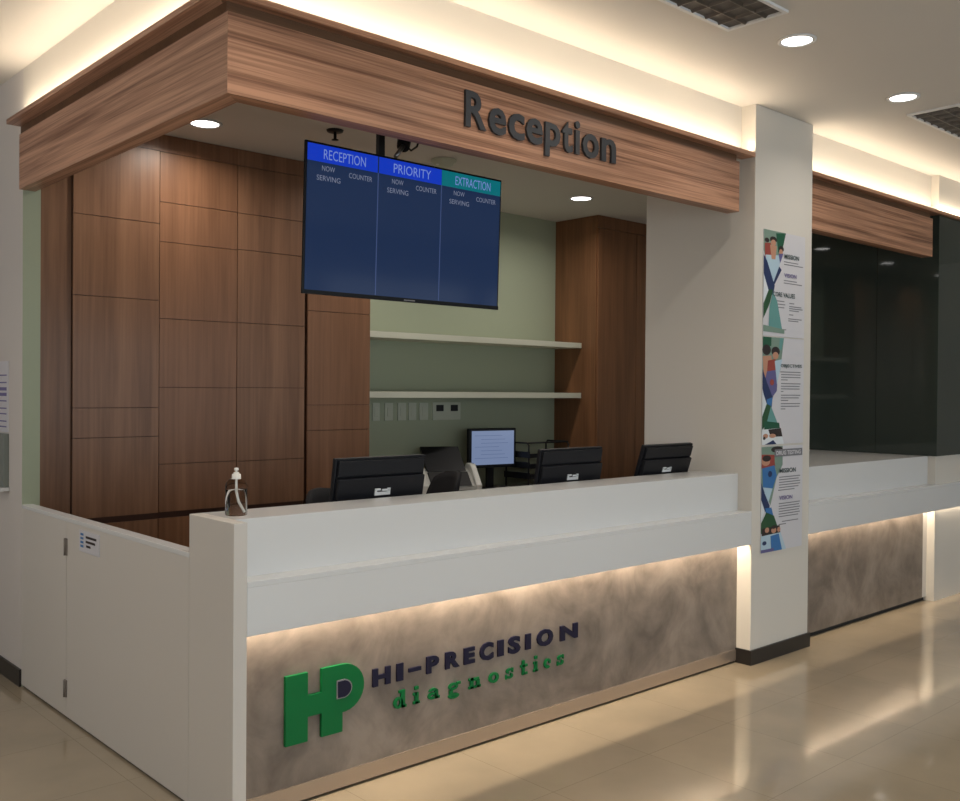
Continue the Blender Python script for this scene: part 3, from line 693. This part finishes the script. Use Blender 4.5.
poster('bottom poster on the pillar, headed Drug Testing', X0, X1, .636, 1.255, ph3,
       [('DRUG TESTING', .34, .94, .045, .085, 'paper'), ('MISSION', .42, .82, .215, .26, 'inkd'), ('VISION', .42, .74, .48, .52, 'inkp')],
       [(.42, .94, .30), (.42, .9, .325), (.42, .94, .35), (.42, .94, .375), (.42, .9, .40), (.4, .8, .425), (.42, .94, .555), (.42, .92, .58), (.42, .94, .605), (.42, .92, .63), (.42, .94, .655), (.42, .9, .68), (.5, .9, .73), (.42, .6, .755)],
       band=(.3, .98, .03, .1, 0))

# ------------------------------------------------------------------ dark glass cladding
t = thing('tinted_glass_partition', 'dark tinted glass partition standing above the second counter at the far right', 'glass partition', (XE, .03, ZT))
g0 = -.02
MB().box(XE-.014, XE-.002, .50, 1.6, ZT+.002, ZLB-.002).build('side_glass', M['glass'], t)
MB().box(XE-.014, XE-.002, .034, .497, ZT+.002, ZLB-.002).build('side_glass', M['glass'], t)
MB().box(XE-.014, XMAX-.5, .022, .034, ZT+.002, ZLB-.002).build('front_glass', M['glass'], t)
tag(MB().box(3.918, 3.935, .16, .20, ZT+.001, 2.86).build('frame_post', M['glassedge']), 'thin black upright frame post beside the poster pillar on the second counter', 'post')

# ------------------------------------------------------------------ left edge wall items
t = thing('wall_notice', 'white printed notice on the grey wall at the left edge', 'notice', (0, 2.59, 1.32))
MB().box(-.004, -.0005, 2.513, 2.86, 1.325, 1.71).build('sheet', M['paper'], t)
m = MB()
for i, z in enumerate((1.63, 1.59, 1.55, 1.52, 1.49, 1.45, 1.42, 1.38, 1.35)):
    m.box(-.0048, -.004, 2.54, 2.82-.03*(i % 3), z, z+(.018 if i in (2, 3) else .007))
m.build('text_line', M['inkp'], t)
t = thing('leaflet_holder', 'grey leaflet box with a white ledge on the left wall under the notice', 'leaflet holder', (0, 2.59, 1.02))
MB().box(-.03, -.0005, 2.506, 2.86, 1.03, 1.318).build('holder', mat('smoked_grey', srgb(120, 126, 120), .2), t, bevel=.002)
MB().box(-.045, -.0005, 2.498, 2.87, 1.008, 1.028).build('ledge', M['solid'], t, bevel=.002)

# ------------------------------------------------------------------ front monitors (backs seen)
def make_monitor(label, x, w_=.505, h=.335, zb=.955, y=.45, tilt=8, yaw=0):
    t = thing('computer_monitor', label, 'monitor', (0, 0, 0), 'monitors standing behind the counter')
    b = MB()
    b.box(-w_/2, w_/2, -.012, .012, 0, h)
    b.build('front_frame', M['black'], t, bevel=.004)
    # ridged back: upper slab and slightly thicker lower shell
    MB().box(-w_/2+.012, w_/2-.012, -.026, -.012, h*.76, h-.010).build('upper_back', M['black'], t, bevel=.004)
    MB().hexa([(-w_/2+.01, -.030, .01), (w_/2-.01, -.030, .01), (w_/2-.01, -.012, .01), (-w_/2+.01, -.012, .01)],
              [(-w_/2+.01, -.036, h*.735), (w_/2-.01, -.036, h*.735), (w_/2-.01, -.012, h*.745), (-w_/2+.01, -.012, h*.745)]).build('lower_back', M['black'], t, bevel=.004)
    MB().box(-w_/2+.018, w_/2-.018, .012, .0135, .02, h-.018).build('screen', M['pcscr'], t)
    m = MB()
    z = .155
    m.box(-.042, -.012, -.0395, -.030, z+.026, z+.034); m.box(-.002, .042, -.0395, -.030, z+.022, z+.03); m.box(-.042, .042, -.0395, -.030, z+.004, z+.018); m.box(-.042, -.03, -.0395, -.030, z+.018, z+.03)
    m.box(.026, .042, -.0395, -.030, z+.018, z+.034)
    m.build('badge', M['silver'], t)
    MB().hexa([(-.045, -.035, -.15), (.045, -.035, -.15), (.045, -.015, -.15), (-.045, -.015, -.15)], [(-.04, -.045, .12), (.04, -.045, .12), (.04, -.028, .12), (-.04, -.028, .12)]).build('stand_neck', M['black'], t)
    MB().box(-.13, .13, -.12, .08, 0, .012).build('stand_base', M['black'], t, bevel=.004)
    place_monitor(t, x, y, zb, tilt, yaw, first=True)
    return t
def place_monitor(t, x, y, zb, tilt, yaw, first=False):
    t.location = (x, y, zb); t.rotation_euler = (math.radians(tilt), 0, math.radians(yaw))
    for o in t.children:
        if o.name.startswith('stand_base'):
            # the base lies level on the desk below the neck
            o.matrix_parent_inverse = Matrix.Identity(4)
            R = Matrix.Rotation(math.radians(tilt), 4, 'X')
            o.matrix_local = R.inverted() @ Matrix.Translation((0, .0, .7505-zb))
mon = make_monitor('black monitor back nearest to the sanitizer bottle, leftmost of three', .925, w_=.49, h=.325, tilt=9)
m2 = copy_tree(mon); m2['label'] = 'middle black monitor back, in front of the black letter tray'; place_monitor(m2, 2.17, .45, .955, 9, 0)
m3 = copy_tree(mon); m3['label'] = 'black monitor back nearest to the pillar, tilted, in front of the right cabinet'; place_monitor(m3, 2.945, .44, .975, 17, 0)
m3.scale = (.94, 1, .95)
m2.scale = (.985, 1, .985)

# ------------------------------------------------------------------ back monitor
t = thing('computer_monitor', 'small black monitor with lit pale blue screen on the back desk', 'monitor', (3.66, 2.6, .78))
w_, h = .455, .315
def L(x, y_, z): return (3.66+x, 2.6+y_, .78+z)
def lb(x0, x1, y0, y1, z0, z1, mb=None):
    mb = mb or MB(); return mb.box(3.66+x0, 3.66+x1, 2.6+y0, 2.6+y1, .78+z0, .78+z1)
lb(-w_/2, w_/2, 0, .04, .175, .175+h).build('casing', M['black'], t, bevel=.005)
p = lb(-w_/2+.022, w_/2-.022, -.002, 0, .2, .175+h-.02).build('display_panel', M['pcscr'], t)
m = MB()
for i in range(7): lb(-w_/2+.05+(.06 if i % 3 else 0), w_/2-.08-.03*(i % 4), -.0028, -.002, .25+.03*i, .254+.03*i, m)
m.build('screen_text', M['pctxt'], p)
lb(-.03, .03, .03, .06, .01, .26).build('stand_neck', M['black'], t)
lb(-.12, .12, -.06, .12, 0, .014).build('stand_base', M['black'], t, bevel=.004)
t.rotation_euler = (0, 0, math.radians(-8))

# keyboard
k = thing('keyboard', 'black keyboard on the back desk below the lit monitor', 'keyboard', (3.80, 2.42, .78))
MB().box(3.52, 3.97, 2.24, 2.39, .7805, .80).build('keyboard_body', M['black'], k, bevel=.003)
m = MB()
for j in range(4):
    for i in range(13): m.box(3.535+i*.0325, 3.562+i*.0325, 2.252+j*.032, 2.279+j*.032, .80, .806)
m.build('keys', M['blackm'], k)

# scanner with black paper tray
t = thing('document_scanner', 'white desktop scanner with upright black paper tray on the back desk', 'scanner', (3.05, 2.5, .78))
def ly(x0, x1, pts, mb=None): mb = mb or MB(); return mb.prism_yz([(2.5+a, .78+b) for a, b in pts], x0, x1)
fixn(ly(2.86, 3.30, [(-.14, 0), (.16, 0), (.16, .15), (.08, .20), (-.02, .16), (-.14, .08)]).build('body', M['scanw'], t, bevel=.006))
fixn(ly(2.85, 2.895, [(-.17, 0), (.17, 0), (.17, .18), (.10, .235), (.0, .235), (-.17, .09)]).build('side_cheek', M['scanw'], t, bevel=.006))
fixn(ly(3.265, 3.31, [(-.17, 0), (.17, 0), (.17, .18), (.10, .235), (.0, .235), (-.17, .09)]).build('side_cheek', M['scanw'], t, bevel=.006))
fixn(ly(2.93, 3.235, [(-.01, .18), (.10, .21), (.24, .345), (.215, .357)]).build('paper_tray', M['black'], t, bevel=.004))
fixn(ly(2.93, 3.235, [(-.16, .085), (-.13, .082), (-.01, .17), (-.03, .18)]).build('lid', M['blackm'], t))
MB().box(3.10, 3.2, 2.355, 2.36, .81, .83).build('slot', M['blackm'], t)
t.rotation_euler = (0, 0, math.radians(-24))

# letter tray
t = thing('letter_tray', 'black three-tier letter tray on the back desk, left of the right cabinet', 'letter tray', (4.15, 2.55, .78))
for k in range(3):
    z = .86+.085*k
    MB().box(3.90, 4.38, 2.42, 2.72, z, z+.008).box(3.90, 4.38, 2.42, 2.43, z+.008, z+.035).box(3.90, 3.91, 2.43, 2.72, z+.008, z+.05).build('tier', M['black'], t)
m = MB()
for x in (3.905, 4.375):
    m.tube([(x, 2.44, .781), (x, 2.44, 1.13), (x, 2.46, 1.15), (x, 2.68, 1.15), (x, 2.70, 1.13), (x, 2.70, .781)], .007, 8)
m.tube([(3.905, 2.45, 1.15), (4.375, 2.45, 1.15)], .007, 8)
m.build('wire_frame', M['blackm'], t)

# ------------------------------------------------------------------ office chairs
def make_chair():
    t = thing('office_chair', '', 'chair', (0, 0, 0), 'black office chairs behind the counter')
    MB().lathe([(0, .43), (.20, .43), (.235, .445), (.24, .47), (.22, .495), (0, .50)], (0, 0, 0), 28).build('seat', M['fabric'], t)
    # curved backrest, sitter faces -Y; grid shell
    b = MB(); nx, nz = 10, 9; top = 1.03; bot = .56
    def pt(i, j, off):
        u = -1+2*i/nx; v = j/nz; hw = .215*(1-.30*max(0, v-.45)**1.5*2.2)*(.86+.14*min(1, v*4))
        x = u*hw; z = bot+(top-bot)*v - .05*abs(u)**2.5*(v**2); y_ = .23+.05*v-.07*u*u*.9+off - .03*math.sin(v*PI)
        return (x, y_, z)
    vs = [pt(i, j, 0) for j in range(nz+1) for i in range(nx+1)] + [pt(i, j, .035) for j in range(nz+1) for i in range(nx+1)]
    fs = []; N = (nx+1)*(nz+1)
    for j in range(nz):
        for i in range(nx):
            a = j*(nx+1)+i; fs.append((a, a+1, a+nx+2, a+nx+1)); fs.append((N+a+nx+1, N+a+nx+2, N+a+1, N+a))
    ring = [i for i in range(nx+1)] + [j*(nx+1)+nx for j in range(1, nz+1)] + [nz*(nx+1)+i for i in range(nx-1, -1, -1)] + [j*(nx+1) for j in range(nz-1, 0, -1)]
    for q in range(len(ring)): a, c_ = ring[q], ring[(q+1) % len(ring)]; fs.append((c_, a, N+a, N+c_))
    b.add(vs, fs, 0, True); fixn(b.build('backrest', M['fabric'], t))
    MB().tube([(0, .05, .42), (0, .24, .42), (0, .30, .52), (0, .275, .75)], [.022, .022, .02, .016], 10).build('back_support', M['blackm'], t)
    for s_ in (-1, 1):
        MB().tube([(s_*.20, .02, .44), (s_*.275, .02, .46), (s_*.28, .02, .64)], .014, 8).box(min(s_*.255, s_*.305), max(s_*.255, s_*.305), -.12, .13, .64, .665).build('armrest', M['blackm'], t)
    MB().tube([(0, 0, .12), (0, 0, .43)], [.03, .02], 12).build('gas_column', M['blackm'], t)
    for k in range(5):
        a = 2*PI*k/5+.3; c_, s_ = math.cos(a), math.sin(a)
        MB().tube([(0, 0, .12), (.29*c_, .29*s_, .075)], [.028, .014], 8).build('base_leg', M['blackm'], t)
        MB().tube([(.29*c_-.02*s_, .29*s_+.02*c_, .0285), (.29*c_+.02*s_, .29*s_-.02*c_, .0285)], .0285, 14).tube([(.29*c_, .29*s_, .03), (.29*c_, .29*s_, .075)], .008, 6).build('caster', M['black'], t)
    return t
ch = make_chair(); ch['label'] = 'black office chair behind the leftmost monitor, only its rounded shoulder showing'
ch.location = (1.36, 1.16, 0); ch.rotation_euler = (0, 0, math.radians(15))
c2 = copy_tree(ch); c2['label'] = 'black office chair with tall curved back in front of the white scanner'; c2.location = (2.26, 1.84, .0); c2.rotation_euler = (0, 0, math.radians(-103)); c2.scale = (1, 1, 1.01)
c3 = copy_tree(ch); c3['label'] = 'low black office chair just left of the middle monitor'; c3.location = (2.93, 1.95, 0); c3.rotation_euler = (0, 0, math.radians(172)); c3.scale = (1, 1, .90)

# ------------------------------------------------------------------ hand sanitizer
sx, sy = .118, .205
t = thing('sanitizer_bottle', 'clear pump bottle of hand sanitizer with white pump on the counter corner', 'bottle', (sx, sy, ZT))
MB().lathe([(0, .0005), (.036, .0005), (.040, .004), (.040, .112), (.037, .122), (.028, .132), (.015, .138), (.014, .150)], (sx, sy, ZT), 36).build('bottle', M['clear'], t)
MB().lathe([(0, .004), (.037, .004), (.0385, .007), (.0385, .096), (0, .096)], (sx, sy, ZT), 36).build('gel', M['gel'], t)
MB().lathe([(.0165, .134), (.0165, .152), (.010, .156), (.010, .160), (.004, .161), (.004, .166), (.009, .167), (.008, .176), (0, .177)], (sx, sy, ZT), 20).tube([(sx, sy, ZT+.170), (sx-.010, sy-.018, ZT+.167)], [.004, .0035], 8).build('pump', M['pumpw'], t)
MB().tube([(sx, sy, ZT+.150), (sx, sy, ZT+.085), (sx+.006, sy-.004, ZT+.05), (sx+.022, sy-.012, ZT+.012)], .0045, 8).build('dip_tube', M['pumpw'], t)

# unseen glowing window added on the far left wall to brighten left-facing surfaces
gl = struct('window_6', MB().box(XMIN, XMIN+.04, -.3, -.24, 1.5, 2.9).box(XMIN, XMIN+.04, 3.9, 3.96, 1.5, 2.9).box(XMIN, XMIN+.04, -.24, 3.9, 1.5, 1.56).box(XMIN, XMIN+.04, -.24, 3.9, 2.84, 2.9), M['trimw'])
MB().box(XMIN+.005, XMIN+.012, -.24, 3.9, 1.56, 2.84).build('pane', M['wglow'], gl)
area('side_fill_light', (XMIN+.05, 1.8, 2.25), 1.28, 4.1, 23, (1, .91, .82), (0, -PI/2-math.radians(34), 0))  # added fill for the side fascia, partition and grey wall
# ------------------------------------------------------------------ daylight through the front windows
for k in range(5):
    x = XMIN-.2 + k*(XMAX-XMIN+.1)/5+.3; x2 = XMIN-.2+(k+1)*(XMAX-XMIN+.1)/5
    area('daylight', ((x+x2)/2, YMIN+.02, 1.6), x2-x-.1, 2.1, (38, 38, 26, 6, 3)[k], (.80, .92, 1), (PI/2, 0, 0))

w = bpy.data.worlds.new('world'); S.world = w; w.use_nodes = True
w.node_tree.nodes['Background'].inputs[0].default_value = (.7, .8, 1, 1); w.node_tree.nodes['Background'].inputs[1].default_value = .3

# ------------------------------------------------------------------ camera
cam = bpy.data.cameras.new('camera'); co = bpy.data.objects.new('camera', cam); COL.objects.link(co)
R_ = Vector((.7401120620940104, -.6724346120435405, .008113449870732108)); U_ = Vector((.0008138688648358624, .012960546246535566, .9999156773740785)); F_ = Vector((.6724830653335611, .7400430506172222, -.010139530202768443))
co.matrix_world = Matrix(((R_.x, U_.x, -F_.x, -1.6309), (R_.y, U_.y, -F_.y, -3.0629), (R_.z, U_.z, -F_.z, 1.5701), (0, 0, 0, 1)))
cam.sensor_width = 36; cam.sensor_fit = 'HORIZONTAL'; cam.lens = 967.77/960*36; cam.clip_start = .05
S.camera = co
S.view_settings.view_transform = 'Standard'; S.view_settings.look = 'None'; S.view_settings.exposure = 0; S.view_settings.gamma = 1
S.view_settings.use_curve_mapping = False
